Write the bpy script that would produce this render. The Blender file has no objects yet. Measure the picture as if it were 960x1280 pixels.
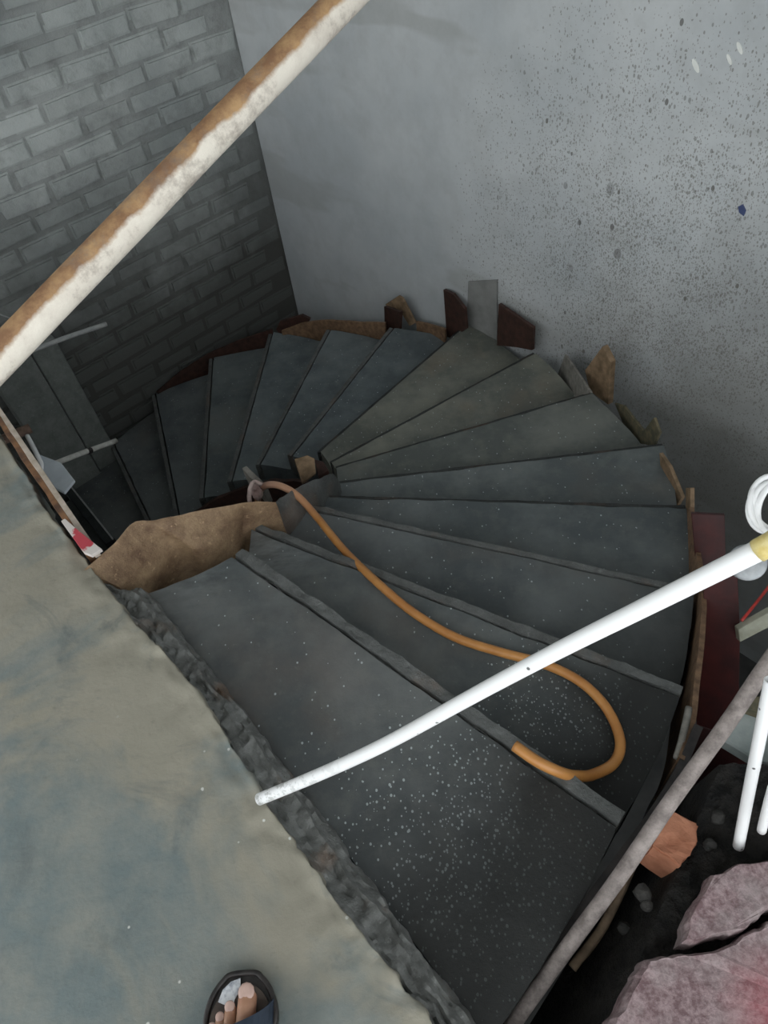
import bpy, bmesh, math, random
import numpy as np
from mathutils import Vector, Matrix, noise
random.seed(7)
C = bpy.context.scene.collection

# ------------------------------------------------------------------ camera, light, exposure
CAM_H = 1.5; RISE = 0.1221
FPX = 888.3
_n = np.array([596-480, 1388-640, FPX]); _n = _n/np.linalg.norm(_n)          # straight down, in camera axes
_y = np.array([0, 0, 1.0]) - _n*_n[2]; _y /= np.linalg.norm(_y)
_x = np.cross(_y, -_n)
B = np.array([_x, _y, -_n])                                                    # camera -> world
cam = bpy.data.objects.new('camera', bpy.data.cameras.new('camera')); C.objects.link(cam)
rt, dn, fw = B@np.array([1, 0, 0]), B@np.array([0, 1, 0]), B@np.array([0, 0, 1])
cam.matrix_world = Matrix(((rt[0], -dn[0], -fw[0], 0), (rt[1], -dn[1], -fw[1], 0), (rt[2], -dn[2], -fw[2], CAM_H), (0, 0, 0, 1)))
cam.data.sensor_fit = 'HORIZONTAL'; cam.data.sensor_width = 36; cam.data.lens = FPX/960*36
cam.data.clip_start = 0.02
bpy.context.scene.camera = cam
vs = bpy.context.scene.view_settings
vs.view_transform = 'Standard'; vs.look = 'None'; vs.gamma = 1; vs.use_curve_mapping = False; vs.exposure = 1.17
world = bpy.data.worlds.new('world'); bpy.context.scene.world = world; world.use_nodes = True
bg = world.node_tree.nodes['Background']; bg.inputs[0].default_value = (0.93, 0.98, 1.0, 1); bg.inputs[1].default_value = 1.0

# ------------------------------------------------------------------ measuring helpers
def ray(px, py):
    return Vector(B@np.array([px-480, py-640, FPX]))
def at(px, py, z):                     # where the sight line meets the level z
    d = ray(px, py); t = (z-CAM_H)/d.z
    return Vector((d.x*t, d.y*t, z))
def deep(px, py, depth):               # at a distance measured along the lens axis
    return Vector((0, 0, CAM_H)) + ray(px, py)*(depth/FPX)
def onplane(px, py, p, n):
    o = Vector((0, 0, CAM_H)); d = ray(px, py)
    return o + d*((p-o).dot(n)/d.dot(n))
CEN = Vector((-1.0105, 2.0059, 0))

# ------------------------------------------------------------------ mesh helpers
def link(name, me, mat=None, parent=None, smooth=False):
    o = bpy.data.objects.new(name, me); C.objects.link(o)
    if mat: me.materials.append(mat)
    if parent: o.parent = parent
    if smooth:
        me.polygons.foreach_set('use_smooth', [True]*len(me.polygons))
    return o
def from_bm(name, bm, mat=None, parent=None, smooth=False):
    bmesh.ops.recalc_face_normals(bm, faces=bm.faces)
    me = bpy.data.meshes.new(name); bm.to_mesh(me); bm.free()
    return link(name, me, mat, parent, smooth)
def tag(o, label=None, cat=None, group=None, kind=None):
    if label: o['label'] = label
    if cat: o['category'] = cat
    if group: o['group'] = group
    if kind: o['kind'] = kind
    return o
def empty(name, loc, label=None, cat=None, group=None, kind=None):
    o = bpy.data.objects.new(name, None); C.objects.link(o); o.location = loc; o.empty_display_size = .1
    return tag(o, label, cat, group, kind)
def child(o, p):                        # keep world place under an unrotated parent
    o.parent = p; o.matrix_parent_inverse = Matrix.Translation(-Vector(p.location)); return o
def fn(p, s=1.0, o=4):
    return noise.fractal(Vector(p)*s, 1.0, 2.0, o)
def grid_solid(name, f, nu, nv, drop, mat, amp=0.0, scale=8.0, edge=0.0):
    """top surface f(u,v) with skirts going straight down by drop"""
    bm = bmesh.new(); V = []
    for i in range(nu+1):
        row = []
        for j in range(nv+1):
            p = Vector(f(i/nu, j/nv))
            if amp: p.z += amp*fn(p, scale)
            if edge and (j in (0, nv) or i in (0, nu)):
                q = p*scale*2; p.x += edge*fn(q); p.y += edge*fn(q+Vector((9, 3, 1))); p.z -= edge*.5*abs(fn(q+Vector((4, 0, 2))))
            row.append(bm.verts.new(p))
        V.append(row)
    for i in range(nu):
        for j in range(nv):
            bm.faces.new((V[i][j], V[i+1][j], V[i+1][j+1], V[i][j+1]))
    ring = [V[i][0] for i in range(nu+1)] + [V[nu][j] for j in range(1, nv+1)] + [V[i][nv] for i in range(nu-1, -1, -1)] + [V[0][j] for j in range(nv-1, 0, -1)]
    low = [bm.verts.new(v.co - Vector((0, 0, drop if not callable(drop) else drop(v.co)))) for v in ring]
    for k in range(len(ring)):
        bm.faces.new((ring[k], ring[(k+1) % len(ring)], low[(k+1) % len(ring)], low[k]))
    bm.faces.new(low)
    o = from_bm(name, bm, mat, None, True); o.data.set_sharp_from_angle(angle=math.radians(50)); return o
def prism(name, pts, off, mat, bevel=0.0015, amp=0):
    bm = bmesh.new(); off = Vector(off)
    a = [bm.verts.new(Vector(p)) for p in pts]; b = [bm.verts.new(Vector(p)+off) for p in pts]
    bm.faces.new(a); bm.faces.new(b[::-1]); n = len(a)
    for i in range(n): bm.faces.new((a[i], b[i], b[(i+1) % n], a[(i+1) % n]))
    if bevel: bmesh.ops.bevel(bm, geom=bm.edges[:], offset=bevel, segments=1, affect='EDGES')
    return from_bm(name, bm, mat)
def box_between(name, a, b, w, h, mat, up=(0, 0, 1), bevel=.0015, n=10, wob=0.0):
    """a long stick of section w (sideways) x h (along up) from a to b, slightly uneven"""
    a, b, up = Vector(a), Vector(b), Vector(up); d = (b-a).normalized()
    s = d.cross(up).normalized(); u = s.cross(d).normalized()
    bm = bmesh.new(); prev = None
    for i in range(n+1):
        c = a+(b-a)*(i/n); k = wob*fn(c, 9)
        ww, hh = w/2*(1+k), h/2*(1+wob*fn(c+Vector((5, 5, 5)), 9))
        c = c + s*k*w*.3
        r = [bm.verts.new(c+s*ww*x+u*hh*y) for x, y in ((-1, -.75), (-.9, -1), (.9, -1), (1, -.75), (1, .75), (.9, 1), (-.9, 1), (-1, .75))]
        if prev:
            for k2 in range(8): bm.faces.new((prev[k2], prev[(k2+1) % 8], r[(k2+1) % 8], r[k2]))
        else: bm.faces.new(r)
        prev = r
    bm.faces.new(prev[::-1])
    return from_bm(name, bm, mat)
def smooth_path(P, m=8):
    P = [Vector(p) for p in P]; Q = [P[0]*2-P[1]]+P+[P[-1]*2-P[-2]]; out = []
    for i in range(1, len(Q)-2):
        for k in range(m):
            t = k/m; a, b, c, d = Q[i-1], Q[i], Q[i+1], Q[i+2]
            out.append(.5*((2*b)+(c-a)*t+(2*a-5*b+4*c-d)*t*t+(3*b-a-3*c+d)*t**3))
    out.append(P[-1]); return out
def tube_bm(path, rad, seg=14, bm=None, hollow=0.0, wob=0.0):
    own = bm or bmesh.new(); n = len(path); t0 = None; rings = []
    nrm = None
    for i, p in enumerate(path):
        t = (path[min(i+1, n-1)]-path[max(i-1, 0)]).normalized()
        if nrm is None:
            nrm = t.orthogonal().normalized()
        else:
            nrm = (nrm - t*nrm.dot(t)).normalized()
        bi = t.cross(nrm); r = rad(i/(n-1)) if callable(rad) else rad
        rings.append([own.verts.new(p+(nrm*math.cos(2*math.pi*k/seg)+bi*math.sin(2*math.pi*k/seg))*r*(1+wob*fn(p*40+Vector((k*.7, 0, 0))))) for k in range(seg)])
    for a, b in zip(rings, rings[1:]):
        for k in range(seg): own.faces.new((a[k], a[(k+1) % seg], b[(k+1) % seg], b[k]))
    for e, ring in ((0, rings[0]), (1, rings[-1])):
        c = path[0] if e == 0 else path[-1]
        if hollow:
            d = (path[1]-path[0]) if e == 0 else (path[-2]-path[-1]); d = d.normalized()*(rad(0) if callable(rad) else rad)*1.5
            inn = [own.verts.new(c+(v.co-c)*hollow) for v in ring]; dp = [own.verts.new(v.co+d) for v in inn]
            for k in range(seg):
                own.faces.new((ring[k], ring[(k+1) % seg], inn[(k+1) % seg], inn[k])); own.faces.new((inn[k], inn[(k+1) % seg], dp[(k+1) % seg], dp[k]))
            own.faces.new(dp)
        else: own.faces.new(ring)
    return own
def tube(name, pts, rad, mat, seg=14, m=8, hollow=0.0, wob=0.0):
    return from_bm(name, tube_bm(smooth_path(pts, m), rad, seg, None, hollow, wob), mat, None, True)

# ------------------------------------------------------------------ materials
class NT:
    def __init__(s, name):
        s.m = bpy.data.materials.new(name); s.m.use_nodes = True; s.t = s.m.node_tree
        s.b = s.t.nodes['Principled BSDF']; s.g = s.t.nodes.new('ShaderNodeNewGeometry'); s.pos = s.g.outputs['Position']
    def n(s, k, **kw):
        x = s.t.nodes.new(k)
        for a, v in kw.items(): setattr(x, a, v)
        return x
    def inp(s, sock, v):
        if hasattr(v, 'node'): s.t.links.new(v, sock)
        else: sock.default_value = v
    def noise(s, scale, detail=5, rough=.6, vec=None, dist=0):
        x = s.n('ShaderNodeTexNoise'); s.inp(x.inputs['Vector'], vec or s.pos)
        x.inputs['Scale'].default_value = scale; x.inputs['Detail'].default_value = detail; x.inputs['Roughness'].default_value = rough; x.inputs['Distortion'].default_value = dist
        return x.outputs['Fac']
    def vor(s, scale, vec=None, feature='F1'):
        x = s.n('ShaderNodeTexVoronoi', feature=feature); s.inp(x.inputs['Vector'], vec or s.pos); x.inputs['Scale'].default_value = scale
        return x
    def ramp(s, v, a, b, lo=0., hi=1.):
        x = s.n('ShaderNodeMapRange'); s.inp(x.inputs[0], v); x.inputs[1].default_value = a; x.inputs[2].default_value = b
        x.inputs[3].default_value = lo; x.inputs[4].default_value = hi; return x.outputs[0]
    def math(s, op, a, b=0.):
        x = s.n('ShaderNodeMath', operation=op); s.inp(x.inputs[0], a); s.inp(x.inputs[1], b); return x.outputs[0]
    def mix(s, f, a, b):
        x = s.n('ShaderNodeMix', data_type='RGBA')
        s.inp(x.inputs[0], f); s.inp(x.inputs[6], (*a, 1) if isinstance(a, tuple) else a); s.inp(x.inputs[7], (*b, 1) if isinstance(b, tuple) else b)
        return x.outputs[2]
    def scalevec(s, v, vec=None, rot=(0, 0, 0)):
        x = s.n('ShaderNodeMapping'); s.inp(x.inputs[0], vec or s.pos); x.inputs['Scale'].default_value = v; x.inputs['Rotation'].default_value = rot; return x.outputs[0]
    def dist(s, p):
        x = s.n('ShaderNodeVectorMath', operation='DISTANCE'); s.inp(x.inputs[0], s.pos); x.inputs[1].default_value = tuple(p); return x.outputs['Value']
    def bump(s, h, strength=.3, distance=.01):
        x = s.n('ShaderNodeBump'); s.inp(x.inputs['Height'], h); x.inputs['Strength'].default_value = strength; x.inputs['Distance'].default_value = distance
        s.t.links.new(x.outputs[0], s.b.inputs['Normal'])
    def done(s, col, rough=.8, spec=None):
        s.inp(s.b.inputs['Base Color'], (*col, 1) if isinstance(col, tuple) else col); s.inp(s.b.inputs['Roughness'], rough)
        if spec is not None: s.b.inputs['Specular IOR Level'].default_value = spec
        return s.m
def srgb(r, g, b): return tuple(((c/255)/12.92 if c/255 <= .04045 else ((c/255+.055)/1.055)**2.4) for c in (r, g, b))
def plain(name, a, b, scale=20, rough=.6, bump=.2, spec=None, bd=.003):
    t = NT(name); n = t.noise(scale); t.bump(t.noise(scale*4), bump, bd)
    return t.done(t.mix(t.ramp(n, .35, .65), a, b), rough, spec)

def mat_tread():
    t = NT('tread_concrete')
    oi = t.n('ShaderNodeObjectInfo')
    tint = oi.outputs['Color']
    n1 = t.noise(2.2, 6, .65); n2 = t.noise(14, 6, .7)
    c = t.mix(t.ramp(n1, .42, .60), (0.080, 0.088, 0.090), (0.145, 0.152, 0.149))
    c = t.mix(t.ramp(n2, .5, .8, 0, .6), c, (0.165, 0.165, 0.15))
    c = t.mix(t.ramp(t.noise(3.1, 4, .5, t.scalevec((1, 1, 1), rot=(1, 2, 0))), .58, .75, 0, .35), c, (0.15, 0.115, 0.09))
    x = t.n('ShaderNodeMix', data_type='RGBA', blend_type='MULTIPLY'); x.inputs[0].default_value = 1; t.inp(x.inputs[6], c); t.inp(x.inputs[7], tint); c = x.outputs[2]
    pm = t.math('MAXIMUM', t.ramp(t.dist(at(335, 700, -.244)), .03, .22, .8, 0), t.ramp(t.dist(at(225, 725, -.122)), .03, .20, .6, 0))
    pm = t.math('MULTIPLY', pm, t.ramp(t.noise(7, 6, .7, t.scalevec((1, 3, 1), rot=(0, 0, .5))), .40, .58)); c = t.mix(pm, c, (.21, .225, .225))
    c = t.mix(t.math('MULTIPLY', t.ramp(t.dist(at(330, 860, -.122)), .05, .35, .5, 0), t.ramp(t.noise(4, 5, .6), .4, .6)), c, (.15, .125, .11))
    # splashed drops of lime on the first two steps
    v = t.vor(135, t.scalevec((1, .8, 1), rot=(.4, .3, .2))); sp0 = t.n('ShaderNodeSeparateColor'); t.inp(sp0.inputs[0], v.outputs['Color']); sp = t.math('LESS_THAN', v.outputs['Distance'], t.math('MULTIPLY', sp0.outputs[2], .40))
    rnd = t.ramp(v.outputs['Color'], .5, .62)
    m1 = t.ramp(t.math('ADD', t.dist(at(625, 1110, -.122)), t.ramp(t.noise(6), 0, 1, -.12, .12)), .14, .46, 1, 0)
    m2 = t.ramp(t.dist(at(720, 900, -.244)), .04, .28, 1, 0)
    m = t.math('MAXIMUM', m1, m2); m = t.math('ADD', m, .05)
    thr = t.math('SUBTRACT', 1.0, t.math('MULTIPLY', m, .95))
    sep = t.n('ShaderNodeSeparateColor'); t.inp(sep.inputs[0], v.outputs['Color'])
    keep = t.math('GREATER_THAN', sep.outputs[0], thr)
    spots = t.math('MULTIPLY', sp, keep)
    c = t.mix(t.math('MULTIPLY', spots, .72), c, (.50, .55, .55))
    c = t.mix(t.math('MULTIPLY', t.ramp(t.noise(60, 3), .62, .75, 0, 1), .25), c, (.2, .2, .19))
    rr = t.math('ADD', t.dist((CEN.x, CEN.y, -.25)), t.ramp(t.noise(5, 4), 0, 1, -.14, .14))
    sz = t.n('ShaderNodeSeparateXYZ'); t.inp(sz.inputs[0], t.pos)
    darkened = t.math('MULTIPLY', t.ramp(rr, 1.68, 1.98), t.ramp(sz.outputs[2], -.50, -.28))  # shade painted in: black margin along outer ends of the upper steps
    c = t.mix(t.math('MULTIPLY', darkened, .88), c, (.010, .010, .009))
    h = t.math('ADD', t.noise(9, 5, .6), t.math('MULTIPLY', t.noise(90, 5, .7), .35))
    t.bump(h, .45, .008)
    return t.done(c, t.ramp(t.noise(4, 4), .3, .7, .42, .72), .4)
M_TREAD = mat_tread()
def mat_landing():
    t = NT('landing_concrete')
    big = t.noise(1.9, 5, .6, None, .6); mid = t.noise(6, 6, .65)
    c = t.mix(t.ramp(big, .46, .56), (0.30, 0.28, 0.225), (0.165, 0.20, 0.20))
    c = t.mix(t.ramp(mid, .40, .72, 0, .55), c, (0.36, 0.33, 0.27))
    c = t.mix(t.ramp(t.noise(3.3, 5, .7, t.scalevec((1, 1, 1), rot=(0, 0, 1)), 1.2), .56, .70, 0, .7), c, (0.13, 0.15, 0.15))
    c = t.mix(t.ramp(t.noise(26, 6, .75), .6, .78, 0, .45), c, (0.12, 0.12, 0.10))
    v = t.vor(38); sep = t.n('ShaderNodeSeparateColor'); t.inp(sep.inputs[0], v.outputs['Color'])
    sp = t.math('MULTIPLY', t.ramp(v.outputs['Distance'], .10, .15, 1, 0), t.math('GREATER_THAN', sep.outputs[0], .93))
    near = t.ramp(t.dist(at(230, 1130, 0)), .2, .5, 1, 0)
    c = t.mix(t.math('MULTIPLY', sp, near), c, (.62, .62, .58))
    h = t.math('ADD', t.noise(5, 5, .6), t.math('MULTIPLY', t.noise(60, 6, .75), .3)); t.bump(h, .5, .01)
    return t.done(c, t.ramp(big, .4, .6, .75, .5), .35)
M_LAND = mat_landing()
def mat_mortar(name, a, b, rust=0.0):
    t = NT(name); n = t.noise(11, 7, .75)
    c = t.mix(t.ramp(n, .35, .68), a, b)
    c = t.mix(t.ramp(t.noise(45, 5, .7), .6, .75, 0, .6), c, tuple(min(1, x*1.9) for x in b))
    if rust: c = t.mix(t.ramp(t.noise(5, 5, .6, t.scalevec((1, 1, 1), rot=(1, 1, 1))), .55, .68, 0, rust), c, (.22, .11, .05))
    t.bump(t.math('ADD', t.noise(28, 6, .7), t.math('MULTIPLY', t.noise(110, 4, .7), .3)), .7, .012)
    return t.done(c, .55, .4)
M_RIDGE = mat_mortar('ridge_mortar', (.075, .078, .075), (.15, .155, .15), .25)
M_LIP = mat_mortar('landing_lip_mortar', (.12, .122, .115), (.28, .285, .275), .5)
M_SHADOWRIDGE = mat_mortar('shadow_line_mortar', (.018, .02, .02), (.05, .052, .05), .2)  # mortar darkened to paint the shadow lines along the middle nosings
M_OCHRE = mat_mortar('dusty_ochre_form', (.17, .10, .06), (.42, .29, .17), .0)
M_PALEMORT = mat_mortar('pale_wet_mortar', (.14, .15, .15), (.30, .32, .32))

def mat_plaster():
    t = NT('plaster_wall')
    n = t.noise(1.3, 6, .6); c = t.mix(t.ramp(n, .35, .65), (0.44, 0.465, 0.48), (0.56, 0.575, 0.58))
    c = t.mix(t.ramp(t.noise(7, 6, .7), .45, .75, 0, .35), c, (.33, .33, .32))
    # trowel smear
    sm = t.ramp(t.noise(1.6, 3, .5, t.scalevec((.5, .5, 2.2), rot=(.0, .5, .3))), .57, .63, 0, .35)
    c = t.mix(sm, c, (.30, .30, .28))
    # dark splashes: dense around the lower right, thinning out upward
    cen = PLc(835, 400)
    d = t.dist(cen); dens = t.ramp(t.math('ADD', d, t.ramp(t.noise(2.5, 3), 0, 1, -.4, .4)), .15, 1.35, 1, 0)
    dens = t.math('MULTIPLY', dens, t.ramp(t.noise(4.5, 4, .6), .36, .60, .35, 1))
    def spots(scale, lo, hi, k, dk):
        v = t.vor(scale, t.scalevec((1, 1, .62), rot=(0, 0, 0))); sep = t.n('ShaderNodeSeparateColor'); t.inp(sep.inputs[0], v.outputs['Color'])
        thr = t.math('SUBTRACT', 1.0, t.math('MULTIPLY', dens, k))
        size = t.math('MULTIPLY', sep.outputs[1], hi)
        a = t.math('LESS_THAN', v.outputs['Distance'], t.math('ADD', size, lo))
        return t.math('MULTIPLY', t.math('MULTIPLY', a, t.math('GREATER_THAN', sep.outputs[0], thr)), dk)
    c = t.mix(spots(70, .08, .34, .7, .55), c, (.15, .145, .13))
    c = t.mix(spots(26, .04, .17, .22, .8), c, (.12, .115, .105))
    c = t.mix(spots(130, .18, .35, 1.0, .6), c, (.17, .16, .14))
    c = t.mix(spots(210, .2, .35, 1.0, .5), c, (.17, .16, .14))
    big = t.vor(15, t.scalevec((1, 1, .7))); bs = t.n('ShaderNodeSeparateColor'); t.inp(bs.inputs[0], big.outputs['Color'])
    bmask = t.ramp(t.dist(PLc(735, 285)), .12, .32, 1, 0)
    bb = t.math('MULTIPLY', t.math('LESS_THAN', big.outputs['Distance'], t.math('MULTIPLY', bs.outputs[1], .30)), t.math('MULTIPLY', bmask, .8))
    c = t.mix(bb, c, (.12, .115, .11))
    low_tone = t.ramp(t.math('ADD', t.dist(PLc(905, 620)), t.ramp(t.noise(3, 5), 0, 1, -.55, .55)), .25, 1.45, .8, 0)  # broad darker tone centred on the lower right
    c = t.mix(low_tone, c, (.15, .145, .13))
    t.bump(t.math('ADD', t.noise(3, 4, .6), t.math('MULTIPLY', t.noise(70, 6, .75), .18)), .35, .01)
    return t.done(c, .8, .25)
def mat_brick(name, a, b, dk):
    t = NT(name); oi = t.n('ShaderNodeObjectInfo')
    n = t.noise(1.5, 5, .6); c = t.mix(t.ramp(n, .4, .62), a, b)
    c = t.mix(t.ramp(t.noise(7, 6, .75), .5, .72, 0, .5), c, dk)
    c = t.mix(t.math('MULTIPLY', oi.outputs['Random'], .25), c, dk)
    # the tone darkens unevenly towards the lower courses
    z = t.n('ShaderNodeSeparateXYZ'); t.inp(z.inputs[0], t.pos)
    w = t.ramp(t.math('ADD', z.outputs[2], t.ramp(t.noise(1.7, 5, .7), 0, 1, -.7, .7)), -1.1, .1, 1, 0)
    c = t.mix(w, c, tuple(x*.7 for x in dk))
    t.bump(t.math('ADD', t.noise(16, 6, .7), t.math('MULTIPLY', t.noise(80, 5, .7), .3)), .6, .012)
    return t.done(c, .85, .2)
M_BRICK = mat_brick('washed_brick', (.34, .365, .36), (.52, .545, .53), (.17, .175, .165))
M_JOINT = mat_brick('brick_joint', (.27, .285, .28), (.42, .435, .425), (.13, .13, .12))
M_REDPLY = plain('red_film_plywood', (.026, .003, .003), (.055, .007, .006), 14, .45, .2)
M_DARKRED = plain('dark_red_board', (.030, .014, .010), (.065, .028, .020), 30, .6, .3)
M_PLYEDGE = plain('plywood_edge', (.12, .07, .04), (.25, .15, .085), 40, .7, .3)
M_WOOD = plain('raw_timber', (.15, .10, .055), (.30, .20, .12), 25, .75, .4)
M_PALEWOOD = plain('pale_timber', (.38, .31, .24), (.55, .47, .40), 25, .7, .3)
M_GREYWOOD = plain('weathered_timber', (.17, .16, .14), (.30, .28, .25), 30, .8, .4)
M_GREENWOOD = plain('mossy_timber', (.07, .07, .045), (.16, .13, .075), 30, .8, .4)
M_WHITE = plain('white_plastic', (.80, .80, .80), (.88, .88, .88), 30, .35, .05)
M_CEIL = plain('ceiling_concrete', (.30, .30, .29), (.38, .38, .37), 4, .9, .3)
M_DARK = plain('damp_soil', (.006, .006, .006), (.026, .023, .020), 18, .8, 1.0, .3, .02)
M_LOW = plain('lower_floor_concrete', (.07, .07, .07), (.12, .12, .115), 5, .8, .3)
M_NAVY = plain('navy_rubber', (.012, .02, .035), (.03, .045, .07), 20, .5, .2)
M_SOLE = plain('dark_rubber', (.016, .014, .014), (.045, .038, .036), 35, .4, .2)

# ------------------------------------------------------------------ the two walls of the well
A1 = math.radians(37); A2 = math.radians(-53)
D1 = Vector((-math.cos(A1), -math.sin(A1), 0)); N1 = Vector((math.sin(A1), -math.cos(A1), 0))     # brick wall: along, facing in
D2 = Vector((math.cos(A2), math.sin(A2), 0)); N2 = Vector((-math.cos(A1), -math.sin(A1), 0))      # plaster wall
ray_c = ray(372, 388); t_ = 4.13/(-N1.dot(Vector((ray_c.x, ray_c.y, 0)))); CORNER = Vector((ray_c.x*t_, ray_c.y*t_, 0))
def PLc(px, py): return onplane(px, py, CORNER, N2)
def BRc(px, py): return onplane(px, py, CORNER, N1)
Z0, Z1 = -2.35, 3.1
M_PLASTER = mat_plaster()
def wall_slab(name, a, b, n, mat, inset):
    a, b = Vector(a), Vector(b)
    a = a - n*inset; b = b - n*inset
    q = [a+Vector((0, 0, Z0)), b+Vector((0, 0, Z0)), b+Vector((0, 0, Z1)), a+Vector((0, 0, Z1))]
    return tag(prism(name, q, -n*.2, mat, 0), kind='structure')
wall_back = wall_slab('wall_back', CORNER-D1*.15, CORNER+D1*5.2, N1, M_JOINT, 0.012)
wall_right = wall_slab('wall_right', CORNER-D2*.0, CORNER+D2*6.0, N2, M_PLASTER, 0)

# bricks, one by one
BL, BH, JT = .288, .103, .016
def brick_mesh(seed):
    bm = bmesh.new(); L, H, T = BL/2, BH/2, .03
    bmesh.ops.create_cube(bm, size=1)
    for v in bm.verts:
        v.co = Vector((v.co.x*2*L, v.co.y*2*T, v.co.z*2*H)); v.co += Vector((fn(v.co*30+Vector((seed, 0, 0))), .3*fn(v.co*30+Vector((0, seed, 0))), fn(v.co*30+Vector((0, 0, seed)))))*.014
    bmesh.ops.bevel(bm, geom=[e for e in bm.edges if e.verts[0].co.y < 0 and e.verts[1].co.y < 0], offset=.012, segments=2, affect='EDGES')
    bmesh.ops.recalc_face_normals(bm, faces=bm.faces)
    me = bpy.data.meshes.new('brick'); bm.to_mesh(me); bm.free(); me.materials.append(M_BRICK); return me
BM = [brick_mesh(k*3.3) for k in range(6)]
def inframe(p, m=12):
    v = Vector((p.x, p.y, p.z-CAM_H)); c = np.array(v)@B
    if c[2] <= 0: return False
    x, y = 480+FPX*c[0]/c[2], 640+FPX*c[1]/c[2]
    return -m-30 < x < 500 and -m < y < 640
nb = 0
rows = int((Z1-Z0)/(BH+JT))
cands = []
for r_ in range(rows):
    z = Z0+(r_+.5)*(BH+JT)
    for k in range(24):
        a = (k+.5*(r_ % 2)+.02)*(BL+JT)+.0
        if a < BL/2-.01: continue
        p = CORNER+D1*a+Vector((0, 0, z))
        if inframe(p, 420): cands.append(((0 if inframe(p) else 10)+(p-Vector((0, 0, CAM_H))).length, p, r_))
cands.sort(key=lambda q: q[0])
yaw = math.atan2(D1.y, D1.x)
for i_, (dd, p, r_) in enumerate(cands[:300]):
    o = bpy.data.objects.new('brick', BM[i_*7 % 6]); C.objects.link(o)
    o.location = p - N1*(.028 + random.uniform(-.003, .006)); o.rotation_euler = (random.uniform(-.01, .01), random.uniform(-.018, .018), yaw+math.pi); o.scale = (random.uniform(.93, 1.04), 1, random.uniform(.90, 1.06))
    child(o, wall_back)
print('bricks', len(cands))
tag(grid_solid('ceiling', lambda u, v: (-4.5+7.5*u, -1.2+8*v, 3.2), 2, 2, .1, M_CEIL), kind='structure')

# ------------------------------------------------------------------ nosing lines of the stair
OUT = {1: (770, 1035), 2: (850, 872), 3: (868, 745), 4: (858, 635), 5: (830, 557), 6: (740, 492), 7: (670, 441), 8: (585, 405), 9: (493, 410), 10: (414, 412), 11: (342, 415), 12: (267, 447), 13: (195, 492), 14: (143, 553), 15: (84, 606)}
INN = {1: (290, 695), 2: (314, 663), 3: (385, 638), 4: (400, 622), 5: (415, 605), 6: (420, 585), 7: (415, 578), 8: (400, 565), 9: (366, 570), 10: (326, 581), 11: (291, 601)}
def pol(a, R): return CEN+Vector((math.cos(a), math.sin(a), 0))*R
NO, NI = {}, {}
for i in range(1, 16):
    z = -i*RISE
    NO[i] = at(*OUT[i], z)
    if i in INN: NI[i] = at(*INN[i], z)
    else:
        v = NO[i]-CEN; a = math.atan2(v.y, v.x); NI[i] = pol(a, .84)+Vector((0, 0, z))
NO[0] = at(610, 1300, -RISE); NI[0] = at(186, 742, -RISE)
for i in (16, 17):
    v = NO[i-1]-CEN; a = math.atan2(v.y, v.x)+.22
    NO[i] = pol(a, 1.85); NI[i] = pol(a, .84); NO[i].z = NI[i].z = -i*RISE
def pm(p, q, w):                         # go round the centre from p to q
    a, b = p-CEN, q-CEN; ta, tb = math.atan2(a.y, a.x), math.atan2(b.y, b.x)
    if tb < ta-math.pi: tb += 2*math.pi
    ra, rb = math.hypot(a.x, a.y), math.hypot(b.x, b.y)
    return pol(ta+(tb-ta)*w, ra+(rb-ra)*w)
stair = empty('winding_staircase', (CEN.x, CEN.y, -2.0), 'dark grey wet concrete winding staircase curving down beside the landing', 'staircase')
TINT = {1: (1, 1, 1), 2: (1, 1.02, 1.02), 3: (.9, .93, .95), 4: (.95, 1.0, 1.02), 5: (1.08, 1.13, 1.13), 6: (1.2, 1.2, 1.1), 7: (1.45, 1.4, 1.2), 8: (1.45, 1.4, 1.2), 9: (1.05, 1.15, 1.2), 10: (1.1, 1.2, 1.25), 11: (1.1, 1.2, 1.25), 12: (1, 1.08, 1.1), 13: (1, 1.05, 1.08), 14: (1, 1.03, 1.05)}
for i in range(1, 18):
    A0, A1p, B0, B1p = NI[i-1], NO[i-1], NI[i], NO[i]
    z = -i*RISE
    def f(s, w, A0=A0, A1p=A1p, B0=B0, B1p=B1p, z=z):
        p = A0+(A1p-A0)*s; q = B0+(B1p-B0)*s
        r = pm(Vector((p.x, p.y, 0)), Vector((q.x, q.y, 0)), w)
        return (r.x, r.y, z)
    nu, nv = (70, 30) if i < 4 else (44, 18)
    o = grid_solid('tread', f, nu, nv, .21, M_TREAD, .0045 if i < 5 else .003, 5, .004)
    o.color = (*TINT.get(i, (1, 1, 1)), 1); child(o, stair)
# mortar-covered riser boards along every nosing
for i in range(1, 16):
    wd = {1: .042, 2: .036, 3: .028}.get(i, .034 if i > 8 else .020); am = {1: .008, 2: .007, 3: .005}.get(i, .0025)
    a, b = NI[i].copy(), NO[i].copy(); d = (b-a).normalized(); side = Vector((-d.y, d.x, 0))      # towards the lower step
    def f(s, w, a=a, b=b, side=side, wd=wd, am=am):
        p = a+(b-a)*s+side*(.003+wd*w)
        hump = (-(.035 if i > 8 else .016) if w < .22 else 0)+(-.004 if i > 3 else -.001)-(.006 if 3 < i < 9 else 0)-(.018 if w > .9 else 0)
        e = am*fn(p, 14)*(1 if w > .5 else -1)*.8
        q = p+side*e*(abs(w-.5)*2); q.z += hump+am*fn(p+Vector((3, 3, 3)), 20)
        return q
    o = grid_solid('riser_board', f, 90 if i < 4 else 50, 9, RISE+.02, M_SHADOWRIDGE if 3 < i < 9 else M_RIDGE); child(o, stair)

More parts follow.
